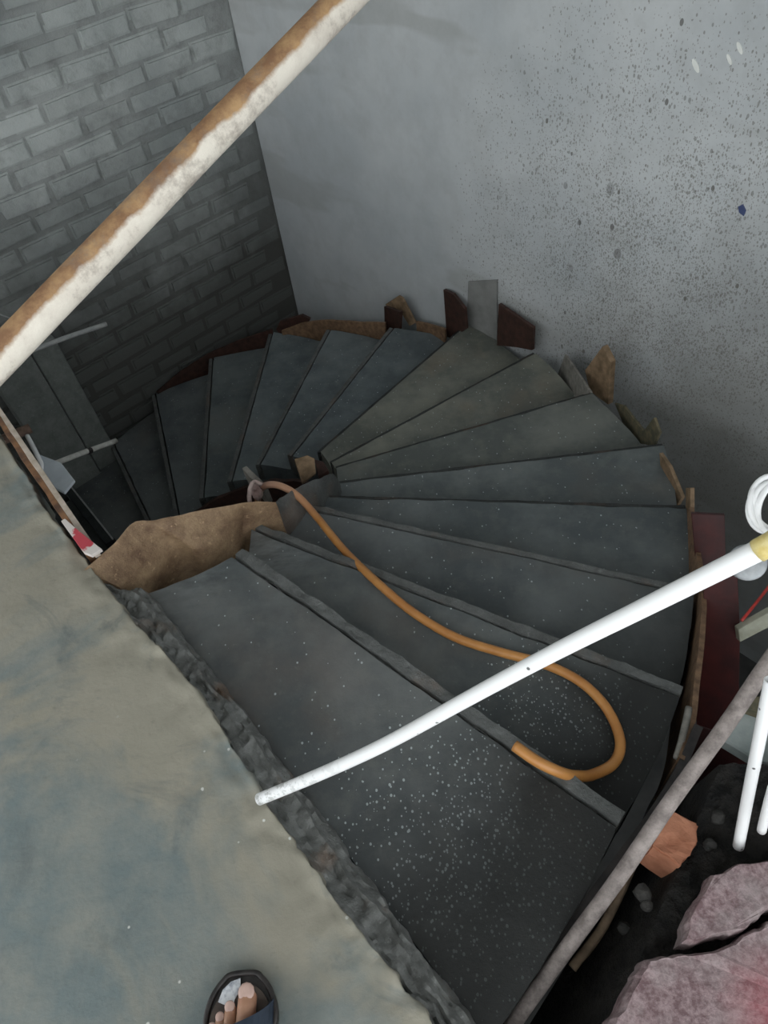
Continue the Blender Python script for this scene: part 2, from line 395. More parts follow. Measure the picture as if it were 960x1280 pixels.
# inner form of the well beside the top steps, with its dusty ochre face
top = [(100, 716, .0), (143, 679, .0), (167, 653, .0), (199, 649, -.03), (266, 635, -.08), (318, 627, -.13), (345, 628, -.17)]
bot = [(150, 735, -.08), (183, 714, -.12), (219, 683, -.13), (250, 688, -.15), (290, 675, -.20), (306, 662, -.235), (352, 647, -.26)]
T_ = smooth_path([at(x, y, z) for x, y, z in top], 8); B_ = smooth_path([at(x, y, z) for x, y, z in bot], 8)
def f(u, v):
    k = u*(len(T_)-1); i0 = min(int(k), len(T_)-2); fr = k-i0
    p = T_[i0].lerp(T_[i0+1], fr); q = B_[i0].lerp(B_[i0+1], fr); r = p.lerp(q, v)
    r.z += .016*math.sin(math.pi*v)+.003*fn(r, 14)
    return r
o = grid_solid('inner_form', f, 60, 12, .18, M_OCHRE, .002, 30); o['label'] = 'ochre dusty face of the inner form'; child(o, stair)
# grey mortar ridge carrying on along the inner ends of the next steps
rt_ = smooth_path([at(x, y, z) for x, y, z in [(335, 634, -.22), (352, 622, -.26), (378, 607, -.32), (412, 592, -.42)]], 6)
rb_ = smooth_path([at(x, y, z) for x, y, z in [(350, 655, -.28), (374, 645, -.34), (398, 628, -.42), (425, 604, -.56)]], 6)
def f(u, v):
    k = u*(len(rt_)-1); i0 = min(int(k), len(rt_)-2); fr = k-i0
    r = rt_[i0].lerp(rt_[i0+1], fr).lerp(rb_[i0].lerp(rb_[i0+1], fr), v); r.z += .02*math.sin(math.pi*v)+.006*fn(r, 20); return r
child(grid_solid('mortar_ridge', f, 30, 8, .2, M_RIDGE, .004, 22), stair)
# curved inner shuttering under the far steps, seen in the well
def f(u, v):
    a = math.radians(20+125*u); p = pol(a, .80-.02*v); p.z = -.95-(u*.95)+.02*fn(p, 6); return p
o = grid_solid('inner_shutter', f, 40, 1, .35, M_DARKRED); child(o, stair)

# ------------------------------------------------------------------ landing
E0, E1 = at(110, 697, 0), at(475, 1188, 0)
ED = (E1-E0).normalized(); EN = Vector((ED.y, -ED.x, 0))
if EN.x > 0: EN = -EN                                                          # pointing onto the landing
lip_px = [(0, 545), (60, 640), (112, 705), (160, 768), (212, 822), (275, 905), (332, 1000), (400, 1096), (470, 1186), (548, 1285)]
lip = [at(x, y, 0) for x, y in lip_px]
lip = [lip[0]+(lip[0]-lip[2])*2.2] + lip + [lip[-1]+(lip[-1]-lip[-3])*k for k in (1, 2.5, 5)]
LS = smooth_path(lip, 12)
def lipat(u):
    k = u*(len(LS)-1); i0 = min(int(k), len(LS)-2); return LS[i0].lerp(LS[i0+1], k-i0)
def f(u, v):
    p = lipat(u)+EN*(2.6*v**2.2)
    e = (.008*fn(p, 9)+.008*fn(p, 38))*math.exp(-v*22)
    p = p+EN*e
    p.z = .004*fn(p, 4)+.010*fn(p, 16)*math.exp(-((v-.05)/.13)**2)-.012*math.exp(-v*60)
    return p
tag(grid_solid('floor', f, 240, 60, .14, M_LAND), kind='structure')
# rough riser between landing and the first step
base_px = [(112, 712), (160, 745), (186, 742), (235, 800), (300, 882), (378, 985), (450, 1082), (520, 1182), (600, 1290), (700, 1420)]
lip2 = [at(x, y, -.012) for x, y in [(95, 690), (130, 730), (160, 768), (212, 822), (275, 905), (332, 1000), (400, 1096), (470, 1186), (548, 1285), (640, 1420)]]
b2 = [at(x, y, -.118) for x, y in base_px]
S1, S2 = smooth_path(lip2, 14), smooth_path(b2, 14)
def f(u, v):
    k = u*(len(S1)-1); i0 = min(int(k), len(S1)-2); fr = k-i0
    p = S1[i0].lerp(S1[i0+1], fr)+EN*.03; q = S2[i0].lerp(S2[i0+1], fr); r = p.lerp(q, v)
    prof = [0, -.015, -.045, -.055, -.05, -.075, -.115][min(6, int(v*6.001))]
    r.z = -.006+prof+.014*fn(r, 21)*math.sin(math.pi*min(1, v*.9+.1))+.010*fn(r, 48)
    r = r+EN*.010*fn(r+Vector((7, 0, 0)), 14)
    if v < .3: r.z = min(r.z, -.014)
    return r
o = grid_solid('trim_1', f, 260, 12, .06, M_LIP); tag(o, kind='structure')

# unseen walls added to block light: under the landing and at the right
def under_wall(name, a, b):
    d = (b-a).normalized(); nn = Vector((d.y, -d.x, 0))*.15
    tag(prism(name, [a+Vector((0, 0, -2.3)), b+Vector((0, 0, -2.3)), b+Vector((0, 0, -.16)), a+Vector((0, 0, -.16))], nn, M_LOW, 0), kind='structure')
under_wall('pit_blocker_wall', E0+EN*1.0-ED*2.4, E0+EN*1.0+ED*4.0)
fa, fb = CORNER+D2*5.0, CORNER+D2*5.0+D1*1.5
tag(prism('light_blocker_wall', [fa+Vector((0, 0, -2.3)), fb+Vector((0, 0, -2.3)), fb+Vector((0, 0, 3.1)), fa+Vector((0, 0, 3.1))], D2*.15, M_PLASTER, 0), kind='structure')  # unseen wall added to keep out light from the right
# lower floor
tag(grid_solid('floor', lambda u, v: (-5+8*u, -.5+7*v, -2.30), 8, 8, .06, M_LOW), kind='structure')

# ------------------------------------------------------------------ orange hose
hp = [(322, 625, -.60), (326, 612, -.42), (336, 606, -.335), (352, 608, -.30), (372, 620, -.30), (395, 645, -.315), (432, 690, -.275), (478, 734, -.222), (520, 768, -.222), (570, 797, -.228), (625, 815, -.229), (680, 830, -.229), (725, 852, -.229), (758, 885, -.229), (775, 925, -.229), (768, 953, -.229), (742, 968, -.20), (722, 970, -.155), (702, 966, -.109), (672, 952, -.090), (643, 932, -.089)]
t = NT('orange_rubber'); zc = t.noise(7, 4); c = t.mix(t.ramp(zc, .35, .65), (.42, .17, .045), (.58, .27, .08))
c = t.mix(t.ramp(t.dist(at(340, 606, -.33)), .02, .28, .75, 0), c, (.52, .33, .26)); t.bump(t.noise(60), .1, .002)
M_HOSE = t.done(c, .35, .5)
o = tube('hose', [at(*p) for p in hp], .0128, M_HOSE, 16, 8, .62); tag(o, 'orange rubber hose looping over the upper steps into the well', 'hose')
# crumpled rag at the end of the hose
M_RAG = plain('dusty_pink_cloth', (.35, .24, .22), (.58, .46, .42), 30, .85, .5)
bm = bmesh.new(); bmesh.ops.create_icosphere(bm, subdivisions=4, radius=.028)
rp = at(319, 613, -.36)
for v in bm.verts:
    d = 1+.75*fn(v.co*28, 1.0, 3); v.co = Vector((v.co.x*d*.75, v.co.y*d*1.1, v.co.z*d*1.0))+rp
o = from_bm('rag', bm, M_RAG, None, True); tag(o, 'small crumpled pinkish rag beside the hose at the well edge', 'rag')
# a strap of the same dusty cloth
o = tube('cloth_strip', [at(312, 629, -.33), at(312, 612, -.31), at(318, 602, -.31), at(327, 606, -.33)], .008, M_RAG, 10, 6, 0, .3); tag(o, 'dusty pale cloth strip curling over the well edge', 'strip')

# timber offcuts standing in the well
def block(name, px, depth_pt, n, off, mat, label, cat, group=None, bevel=.0015):
    n = Vector(n).normalized(); pts = [onplane(x, y, depth_pt, n) for x, y in px]
    o = prism(name, pts, off, mat, bevel); return tag(o, label, cat, group)
wc = at(382, 590, -.45)
block('timber_block', [(368, 574), (384, 569), (393, 573), (395, 592), (378, 604)], wc, (.2, -1, .35), (-.01, .05, -.06), M_WOOD, 'beige timber block wedged at the inner edge of the well', 'block')
block('formwork_board', [(393, 574), (404, 577), (411, 588), (398, 596)], at(403, 588, -.55), (.1, -1, .5), (.0, .02, -.12), M_DARKRED, 'dark brown board piece just right of the beige block', 'board')
block('formwork_board', [(302, 585), (308, 582), (334, 607), (330, 616)], at(318, 600, -.42), (.4, -1, .6), (.0, .014, -.10), M_GREYWOOD, 'short greyish brown board slanting above the crumpled rag', 'board')

# ------------------------------------------------------------------ outer shuttering
def radial(p): v = Vector((p.x-CEN.x, p.y-CEN.y, 0)); return v.normalized()
def upright(px, ref, zref, thick, mat, label, cat='board', turn=0, lean=0.0, name='formwork_board', out=.03, wall=None):
    if wall is not None:
        n = -N2; p = PLc(*ref)+N2*wall
    else: p = at(*ref, zref); n = radial(p); p = p+n*out; p.z = zref
    nn = Matrix.Rotation(math.radians(turn), 3, 'Z')@n; nn = (nn+Vector((0, 0, lean))).normalized()
    pts = [onplane(x, y, p, nn) for x, y in px]
    return tag(prism(name, pts, nn*(thick if wall is None or turn == 0 and thick < .01 else thick), mat), label, cat)
R_ = RISE
upright([(345, 412), (350, 402), (378, 394), (388, 399), (384, 407), (352, 420)], (365, 413), -11*R_, .02, M_DARKRED, 'dark red board end lying low by the corner of the two walls')
upright([(480, 383), (500, 390), (499, 412), (481, 426)], (493, 410), -9*R_, .02, M_DARKRED, 'small dark red upright board with a slanted beige batten', turn=-30)
upright([(481, 381), (498, 370), (503, 373), (519, 404), (512, 408), (500, 388)], (502, 408), -9*R_, .015, M_WOOD, 'angled beige batten leaning on the small dark red upright', 'batten', turn=-10, out=.06, name='timber_batten')
upright([(554, 362), (566, 368), (580, 386), (582, 411), (559, 429)], (575, 412), -8*R_, .02, M_DARKRED, 'scuffed dark brown board with white scratches and a rounded top', turn=-14, wall=.06)
upright([(585, 352), (621, 350), (621, 442), (603, 428), (583, 408)], (610, 420), -8*R_, .008, plain('grey_sheet', (.19, .19, .185), (.27, .27, .26), 9, .85, .2), 'flat grey sheet standing against the plaster wall', 'sheet', turn=0, wall=.012, name='cement_sheet')
upright([(623, 380), (666, 410), (665, 438), (645, 434), (621, 432)], (650, 432), -7.6*R_, .02, M_DARKRED, 'dark red board with a diagonally cut top against the plaster wall', turn=-8, wall=.07)
upright([(706, 443), (738, 491), (714, 498), (697, 468)], (712, 478), -6.6*R_, .012, M_GREYWOOD, 'thin grey board with a light edge, left of the pointed stake', turn=-20, out=.02)
upright([(753, 433), (763, 453), (760, 506), (737, 489), (731, 463)], (755, 496), -6*R_, .03, M_WOOD, 'pointed raw timber stake standing above the sixth step', 'stake', turn=10, out=.05, name='timber_stake')
upright([(768, 504), (779, 507), (804, 540), (817, 522), (824, 541), (817, 558), (788, 552)], (800, 532), -5.5*R_, .012, M_GREENWOOD, 'greenish forked plank end right of the pointed stake', turn=0, out=.01)
upright([(824, 566), (836, 583), (852, 622), (846, 632), (828, 620)], (840, 590), -4.6*R_, .015, M_WOOD, 'narrow triangular board splinter above the fourth step', turn=10, out=.0)
upright([(857, 610), (863, 610), (863, 650), (857, 640)], (858, 630), -4*R_, .015, M_WOOD, 'short thin peg on top of the curved plywood strip', 'peg', turn=10, out=.0, name='timber_peg')
# curved plywood strips along the outer edge of the steps
def strip(pxz, h, th, mat, label, dz=0.0):
    P = smooth_path([at(x, y, z) for x, y, z in pxz], 8); bm = bmesh.new(); prev = None
    for p in P:
        n = radial(p)*th; p = p+Vector((0, 0, .004*fn(p, 8)))
        r = [bm.verts.new(q) for q in (p, p+n, p+n-Vector((0, 0, h)), p-Vector((0, 0, h)))]
        if prev:
            for k in range(4): bm.faces.new((prev[k], prev[(k+1) % 4], r[(k+1) % 4], r[k]))
        else: bm.faces.new(r)
        prev = r
    bm.faces.new(prev[::-1]); return tag(from_bm('plywood_strip', bm, mat), label, 'plywood')
strip([(862, 634, -3.7*R_), (870, 690, -3.2*R_), (877, 745, -2.7*R_), (874, 800, -2.3*R_), (868, 850, -2*R_+.01), (862, 900, -1.8*R_), (848, 946, -1.5*R_)], .30, .014, M_PLYEDGE, 'curved plywood form strip along the outer ends of the upper steps')
strip([(352, 414, -11*R_+.03), (380, 404, -10.6*R_+.03), (414, 401, -10*R_+.03), (450, 403, -9.5*R_+.02), (481, 404, -9.1*R_+.02)], .2, .014, M_PLYEDGE, 'curved tan plywood strip behind the far steps near the wall corner')
strip([(520, 402, -8.9*R_+.02), (538, 406, -8.5*R_), (556, 412, -8.2*R_)], .2, .014, M_PLYEDGE, 'short tan plywood strip between two dark uprights')
strip([(196, 490, -13*R_+.02), (230, 462, -12.5*R_+.02), (267, 440, -12*R_+.03), (305, 424, -11.5*R_+.02), (340, 412, -11*R_+.03)], .2, .014, M_DARKRED, 'dark plywood strip along the brick wall side of the lower steps')
strip([(868, 905, -.19), (845, 958, -.185), (812, 1012, -.175), (780, 1055, -.165), (720, 1135, -.155), (655, 1215, -.15), (600, 1290, -.15)], .6, .02, M_SOLE, 'form board coloured black as gap shade at the outer end of the top two steps')  # board coloured black to give the shade of the gap
# big film faced boards right of the steps
def flat(px, z, off, mat, label, cat='board', name='formwork_board', bevel=.0015, zs=None):
    pts = [at(x, y, zs[i] if zs else z) for i, (x, y) in enumerate(px)]
    return tag(prism(name, pts, off, mat, bevel), label, cat)
pr = at(885, 690, -3.0*R_)+Vector((.06, 0, 0))
nr = Vector((-.35, -.9, .45)).normalized()
block('formwork_board', [(864, 642), (906, 644), (907, 700), (900, 735), (872, 735)], pr, nr, Vector((.005, .012, -.005)), M_REDPLY, 'upper dark red film-faced board just right of the curved strip', 'board')
pr2 = at(900, 800, -.40)+Vector((.05, 0, 0))
block('formwork_board', [(879, 722), (921, 700), (925, 790), (923, 905), (872, 925), (868, 860), (880, 770)], pr2, Vector((-.5, -.7, .5)).normalized(), Vector((.006, .012, -.006)), M_REDPLY, 'large dark red film-faced board below the translucent disc', 'board')
block('formwork_board', [(868, 905), (925, 925), (960, 955), (960, 1015), (900, 1040), (850, 1000)], at(905, 960, -.5), Vector((-.3, -.5, .8)).normalized(), Vector((.003, .008, -.012)), M_REDPLY, 'dark red board lying deep in the gap behind the grey pole', 'board')

# ------------------------------------------------------------------ poles and pipes
t = NT('rusty_painted_steel'); 
obj_c = t.n('ShaderNodeTexCoord'); sx = t.n('ShaderNodeSeparateXYZ')
PA, PB = deep(0, 447, 1.0), deep(440, -10, 1.10)
pdir = (PB-PA).normalized()
# rust sits on the upper flank: a fixed direction across the pipe
side_ax = pdir.cross((PA+PB)*.5-Vector((0, 0, CAM_H))).normalized()
dp = t.n('ShaderNodeVectorMath', operation='DOT_PRODUCT'); t.inp(dp.inputs[0], t.g.outputs['Normal']); dp.inputs[1].default_value = tuple(side_ax)
rn = t.math('ADD', dp.outputs['Value'], t.ramp(t.noise(9, 6, .7), 0, 1, -.7, .7))
c = t.mix(t.ramp(t.noise(14, 5, .7), .4, .62, 0, .6), (.76, .70, .61), (.56, .49, .42))
rustc = t.mix(t.ramp(t.noise(18, 5, .7), .4, .65), (.24, .13, .07), (.45, .28, .14))
PSIGN = 1
c = t.mix(t.ramp(t.math('MULTIPLY', rn, PSIGN), -.02, .25), c, rustc)
c = t.mix(t.ramp(t.noise(7, 7, .8), .54, .7, 0, .7), c, (.22, .18, .15))
t.bump(t.noise(50, 6, .7), .5, .003); M_RUST = t.done(c, .7, .3)
kA = PA.z/(-pdir.z)                        # runs down to the landing at one end
foot_p = PA + pdir*(-(PA.z-.02)/pdir.z); 
tw = ((CORNER-PA).dot(N2))/pdir.dot(N2)
head_p = PA + pdir*min(tw*.985 if tw > 0 else 9, 3.6)
print('pole', PA, PB, foot_p, head_p, tw)
o = tube('steel_pole', [foot_p+(head_p-foot_p)*(k/12) for k in range(13)], .0255, M_RUST, 20, 4, .85, .02); tag(o, 'thick rusty pole with peeling cream paint crossing the upper left', 'pole')

t = NT('white_flaky_pvc'); fl = t.noise(55, 5, .75, t.scalevec((1, 1, 1)))
near = t.ramp(t.dist(at(345, 990, .01)), .0, .34, 1, 0)
msk = t.math('MULTIPLY', t.ramp(fl, .49, .56), near)
c = t.mix(msk, (.86, .86, .86), (.22, .22, .20)); v = t.vor(60); sep = t.n('ShaderNodeSeparateColor'); t.inp(sep.inputs[0], v.outputs['Color'])
c = t.mix(t.math('MULTIPLY', t.ramp(v.outputs['Distance'], .12, .2, 1, 0), t.math('GREATER_THAN', sep.outputs[0], .86)), c, (.12, .12, .12))
t.bump(fl, .3, .002); M_PVC = t.done(c, .4, .5)
wp = [(324, 999, 1.36), (390, 972, 1.305), (455, 943, 1.24), (510, 915, 1.18), (600, 865, 1.07), (700, 812, .965), (800, 762, .87), (880, 722, .80), (952, 686, .75)]
o = tube('plastic_pipe', [deep(*p) for p in wp], .0115, M_PVC, 18, 6, .8); tag(o, 'long white plastic pipe slanting up from the landing edge', 'pipe')
M_YEL = plain('yellow_tape', (.55, .42, .12), (.70, .60, .30), 60, .6, .2)
d_ = (deep(952, 686, .75)-deep(880, 722, .80)).normalized(); e_ = deep(950, 687, .75)
o = tube('tape_wrap', [e_-d_*.002, e_+d_*.02, e_+d_*.04, e_+d_*.06], .0128, M_YEL, 16, 3, 0, .15); tag(o, 'yellow tape wrap at the upper end of the long white pipe', 'tape')
# coil of white cable hanging beyond the pipe end
bm = bmesh.new()
cc = deep(968, 633, .78); ux = Vector(B@np.array([1, 0, 0])); uy = Vector(B@np.array([0, 1, 0])); uz = Vector(B@np.array([0, 0, 1]))
path = []
for k in range(260):
    a = k/260*2*math.pi*7; q = .0205+.0022*math.sin(k*.31)+.002*math.sin(k*.05)
    path.append(cc+ux*(q*math.cos(a)*1.08)+uy*(q*1.38*math.sin(a))+uz*(.006*math.sin(k*.11)+.0008*(k/36)))
tube_bm(path, .0034, 8, bm)
o = from_bm('cable_coil', bm, M_WHITE, None, True); tag(o, 'small coil of white cable above the pipe end', 'cable')
# translucent plastic disc behind the pipe
t = NT('cloudy_plastic'); n = t.noise(25, 5, .7); t.b.inputs['Transmission Weight'].default_value = .55; t.b.inputs['IOR'].default_value = 1.3
M_CLOUD = t.done(t.mix(t.ramp(n, .35, .7), (.38, .40, .42), (.78, .80, .82)), .35)
dc = deep(934, 703, .90); bm = bmesh.new(); prev = None
nrm = (Vector((0, 0, CAM_H))-dc).normalized(); e1 = nrm.orthogonal().normalized(); e2 = nrm.cross(e1)
prof = [(0, .004), (.012, .006), (.019, .004), (.0225, -.002), (.0235, -.012), (.0225, -.012), (.0212, -.003), (.018, .002), (.0, .002)]
rings = []
for r_, h_ in prof:
    rings.append([bm.verts.new(dc+(e1*math.cos(k*math.pi/16)+e2*math.sin(k*math.pi/16))*max(r_, 1e-4)+nrm*h_) for k in range(32)])
for a, b in zip(rings, rings[1:]):
    for k in range(32): bm.faces.new((a[k], a[(k+1) % 32], b[(k+1) % 32], b[k]))
bmesh.ops.remove_doubles(bm, verts=bm.verts, dist=3e-4)
o = from_bm('plastic_disc', bm, M_CLOUD, None, True); tag(o, 'cloudy translucent plastic disc behind the long white pipe', 'disc')

# grey pole across the gap at the lower right
t = NT('dusty_grey_pole'); g1 = t.noise(30, 6, .75); c = t.mix(t.ramp(g1, .38, .65), (.17, .145, .135), (.36, .31, .29)); t.bump(g1, .5, .003); M_GREYPOLE = t.done(c, .8, .2)
gp = [(1010, 758, 1.33), (960, 829, 1.34), (900, 917, 1.355), (840, 1000, 1.365), (770, 1102, 1.37), (700, 1197, 1.375), (640, 1282, 1.38), (600, 1338, 1.38)]
o = tube('grey_pole', [deep(*p) for p in gp], .0150, M_GREYPOLE, 14, 5, .7, .05); tag(o, 'dusty grey pole slanting across the outer end of the top steps', 'pole')
o = tube('wooden_lath', [deep(806, 1058, 1.50), deep(792, 1078, 1.49), deep(755, 1156, 1.48), deep(715, 1210, 1.45)], .010, plain('brown_lath', (.12, .085, .055), (.24, .17, .11), 30, .8, .3), 8, 5, 0, .1); tag(o, 'thin brown lath just below the dusty grey pole', 'lath')
# a drip-edged stick along the far side of the curved strip
o = tube('wooden_lath', [at(861, 885, -.22), at(856, 910, -.21), at(846, 948, -.20)], .0085, M_GREYWOOD, 8, 5, 0, .1); tag(o, 'short pale stick at the lower end of the curved strip', 'lath')

# short white pipes standing on the rubble
P2 = [(964, 850, 1.12), (957, 885, 1.15), (949, 925, 1.20), (937, 985, 1.28), (923, 1058, 1.38)]
o = tube('plastic_pipe', [deep(*p) for p in P2], .0105, M_PVC, 14, 6, .8); tag(o, 'short white plastic pipe with dark specks standing on the rubble', 'pipe')
o = tube('plastic_pipe', [deep(966, 985, 1.15), deep(959, 1010, 1.2), deep(952, 1038, 1.27)], .008, M_PVC, 12, 6, .8); tag(o, 'bit of white pipe cut by the right edge of the view', 'pipe')
# pale planks, red cable, grey stone in the gap
block('pale_plank', [(923, 787), (985, 752), (985, 772), (925, 803)], at(940, 790, -.35), Vector((-.35, -.8, .5)).normalized(), Vector((.0, .02, -.01)), plain('dusty_pale_plank', (.25, .25, .19), (.36, .36, .29), 20, .8, .3), 'pale plank end sticking in from the right edge under the red cable', 'plank')
o = tube('red_cable', [at(927, 776, -.33), at(940, 760, -.32), at(955, 741, -.31), at(985, 700, -.30)], .0045, plain('red_plastic', (.35, .03, .025), (.5, .05, .04), 20, .4, .1), 8, 5); tag(o, 'red cable above the pale plank end', 'cable')
flat([(942, 869), (985, 878), (985, 898), (955, 892), (930, 884)], -.10, (0, 0, -.03), M_GREENWOOD, 'olive timber end above the pale grey stone', 'plank', 'timber_plank')
flat([(899, 922), (930, 884), (955, 893), (985, 915), (985, 960), (950, 953)], -.13, (0, 0, -.04), plain('pale_stone', (.26, .30, .29), (.42, .45, .44), 12, .8, .4), 'pale grey stone slab beside the grey pole', 'stone', 'stone_slab', .004)
# broken brick
M_RB = plain('orange_brick', (.34, .13, .07), (.50, .22, .13), 22, .85, .6)
bt = [(833, 1008), (872, 1031), (871, 1055), (862, 1068), (850, 1084), (812, 1058)]
top_ = [at(x, y, -.05) for x, y in bt]
cen_ = sum(top_, Vector())/6
bm = bmesh.new(); a = [bm.verts.new(p+Vector((0, 0, .004*(i % 3)))) for i, p in enumerate(top_)]; b = [bm.verts.new(p+(cen_-p)*-.02+Vector((-.015, -.008, -.075))) for p in top_]
bm.faces.new(a); bm.faces.new(b[::-1])
for i in range(6): bm.faces.new((a[i], b[i], b[(i+1) % 6], a[(i+1) % 6]))
bmesh.ops.bevel(bm, geom=bm.edges[:], offset=.004, segments=2, affect='EDGES')
bmesh.ops.triangulate(bm, faces=bm.faces); bmesh.ops.subdivide_edges(bm, edges=bm.edges, cuts=2, use_grid_fill=True)
for v in bm.verts: v.co += Vector((fn(v.co, 50), fn(v.co+Vector((3, 0, 0)), 50), fn(v.co+Vector((0, 3, 0)), 50)))*.0035
o = from_bm('broken_brick', bm, M_RB, None, False); tag(o, 'broken orange-red brick lying between the grey pole and the rubble', 'brick')

# ------------------------------------------------------------------ broken pink slab and dirt, lower right
t = NT('pink_speckled_render'); n = t.noise(70, 5, .75); c = t.mix(t.ramp(n, .40, .62), (.16, .10, .105), (.34, .25, .255))
c = t.mix(t.ramp(t.noise(6, 5, .7), .45, .68, 0, .6), c, (.42, .38, .37))
c = t.mix(t.ramp(t.dist(at(980, 1270, 0)), .02, .11, .5, 0), c, (.40, .07, .09))
t.bump(n, .6, .004); M_PINK = t.done(c, .75, .3)
def jag(pts, m=6, k=.006, seed=0):
    out = []
    for i in range(len(pts)):
        a, b = pts[i], pts[(i+1) % len(pts)]
        for j in range(m):
            p = a.lerp(b, j/m); p = p+Vector((fn(p+Vector((seed, 0, 0)), 30), fn(p+Vector((0, seed, 5)), 30), 0))*k; out.append(p)
    return out
def slab(name, px, z, th, mat, label, cat, seed):
    pts = jag([at(x, y, z) for x, y in px], 6, .007, seed)
    bm = bmesh.new(); a = [bm.verts.new(p) for p in pts]; c0 = sum(pts, Vector())/len(pts)
    inner = [bm.verts.new(p+(c0-p)*.06+Vector((0, 0, .012+.003*fn(p, 30)))) for p in pts]
    b = [bm.verts.new(p+(c0-p)*-.03-Vector((0, 0, th))) for p in pts]; n = len(pts)
    for i in range(n):
        bm.faces.new((a[i], a[(i+1) % n], inner[(i+1) % n], inner[i])); bm.faces.new((a[i], b[i], b[(i+1) % n], a[(i+1) % n]))
    bm.faces.new(inner); bm.faces.new(b[::-1])
    return tag(from_bm(name, bm, mat), label, cat)
slab('broken_slab', [(888, 1094), (915, 1084), (960, 1076), (1040, 1060), (1040, 1120), (960, 1140), (925, 1165), (885, 1176), (850, 1180), (864, 1135)], -.005, .05, M_PINK, 'small pinkish grey piece of slab broken off above the crack', 'slab', 3)
slab('broken_slab', [(770, 1265), (790, 1228), (805, 1200), (850, 1192), (890, 1190), (930, 1172), (962, 1152), (1060, 1110), (1300, 1280), (1100, 1500), (820, 1480), (730, 1330)], -.005, .05, M_PINK, 'large pink speckled slab filling the bottom right corner', 'slab', 8)
def f(u, v):
    s = at(625, 1340, -.20).lerp(at(845, 985, -.20), u); e = at(1500, 1650, -.05).lerp(at(1120, 960, -.05), u)
    p = s.lerp(e, v); p.z = -.34+.29*min(1, v*7)**1.2+.02*fn(p, 9)+.014*fn(p, 26)
    if v > .25: p.z = min(p.z, -.045)
    return p
o = grid_solid('rubble_bed', f, 90, 120, 1.9, M_DARK); tag(o, 'black damp dirt and rubble under the broken pink slabs', 'rubble', None, 'stuff')
random.seed(3)
M_STONE = plain('rubble_stone', (.012, .012, .011), (.045, .042, .038), 30, .8, .5)
for k in range(9):
    x, y = random.choice([(770, 1170), (800, 1130), (850, 1120), (880, 1075), (900, 1040), (760, 1230), (940, 1050)]); x += random.uniform(-18, 18); y += random.uniform(-18, 18)
    if x > 885 and y > 1075: y -= 35
    s = random.uniform(.008, .018); bm = bmesh.new(); bmesh.ops.create_icosphere(bm, subdivisions=2, radius=s); q = at(x, y, -.06-.10*(x < 800))
    for v in bm.verts: v.co = v.co*(1+.35*fn(v.co*60+Vector((k, 0, 0))))+q
    tag(from_bm('rubble_stone', bm, M_STONE), 'small dark stone among the damp rubble at lower right', 'stone', 'small stones in the rubble')

# ------------------------------------------------------------------ far lower left: pier, rods, edge board
pp = onplane(60, 470, CORNER+N1*.02, N1)
M_PIER = mat_mortar('pier_concrete', (.16, .175, .165), (.26, .275, .26))
aa = (BRc(132, 548)-CORNER).dot(D1); a0 = (BRc(68, 585)-CORNER).dot(D1)
zt = BRc(50, 415).z
print('pier', aa, a0, zt)
pl = CORNER+D1*aa; pq = CORNER+D1*(aa+.42)
wp_ = .12
q = [pl+N1*.0, pq+N1*.0, pq+N1*wp_, pl+N1*wp_]
def pier(q, z0, z1, name):
    return prism(name, [Vector((p.x, p.y, z0)) for p in q], Vector((0, 0, z1-z0)), M_PIER, .006)
pe = empty('concrete_pier', (pl.x, pl.y, -2.3), 'grey concrete pier rising beside the lowest steps on the brick wall', 'pier')
m = .60
child(pier([pl+N1*.012, pl+D1*.16+N1*.012, pl+D1*.16+N1*wp_, pl+N1*wp_], -2.29, zt, 'pier_face'), pe)
child(pier([pl+D1*.17+N1*.012, pl+D1*.42+N1*.012, pl+D1*.42+N1*(wp_+.03), pl+D1*.17+N1*(wp_+.03)], -2.29, zt+.04, 'pier_face'), pe)
# sticks
def stick(a, b, r, mat, label, name, cat='rod', bits=0):
    o = tube(name, [a, a.lerp(b, .5)+Vector((0, 0, .004)), b], r, mat, 10, 5, 0, .08); return tag(o, label, cat)
M_PALEROD = plain('pale_grey_rod', (.33, .34, .34), (.48, .48, .47), 20, .7, .3)
pn = CORNER+N1*.25
stick(onplane(40, 438, pn, N1), onplane(133, 405, pn, N1), .014, M_PALEROD, 'thin pale rod sticking out above the pier behind the rusty pole', 'pale_rod')
s1, s2 = at(50, 587, -1.05), at(145, 551, -1.30)
stick(s1, s2, .015, plain('whitewashed_stick', (.62, .60, .56), (.80, .78, .74), 40, .8, .4), 'whitewashed stick with a dark tie lying across the lowest steps', 'wooden_stick', 'stick')
mid = s1.lerp(s2, .62); dd_ = (s2-s1).normalized()
o = tube('wire_tie', [mid-dd_*.014, mid, mid+dd_*.014], .0185, M_SOLE, 10, 3); tag(o, 'dark wire tie round the whitewashed stick', 'tie')
o = prism('insulation_board', [at(x, y, -.22) for x, y in [(44, 566), (76, 578), (93, 600), (80, 616), (50, 600)]], Vector((.0, .0, -.012)), plain('bluish_white_panel', (.52, .57, .62), (.66, .71, .76), 10, .5, .1), .002); tag(o, 'bluish white panel below the landing edge board', 'panel')
o = tube('white_tube', [at(34, 545, -.16), at(40, 556, -.16), at(47, 570, -.17), at(52, 582, -.19), at(49, 592, -.21)], .0085, M_WHITE, 10, 5); tag(o, 'short bent white tube beside the landing edge board', 'tube')
o = tube('log_end', [at(-25, 560, -.5), at(8, 548, -.5), at(38, 535, -.5)], .022, plain('bark', (.12, .08, .06), (.26, .17, .13), 25, .85, .5), 12, 5, 0, .12); tag(o, 'brown log end poking out beyond the landing edge board', 'log')
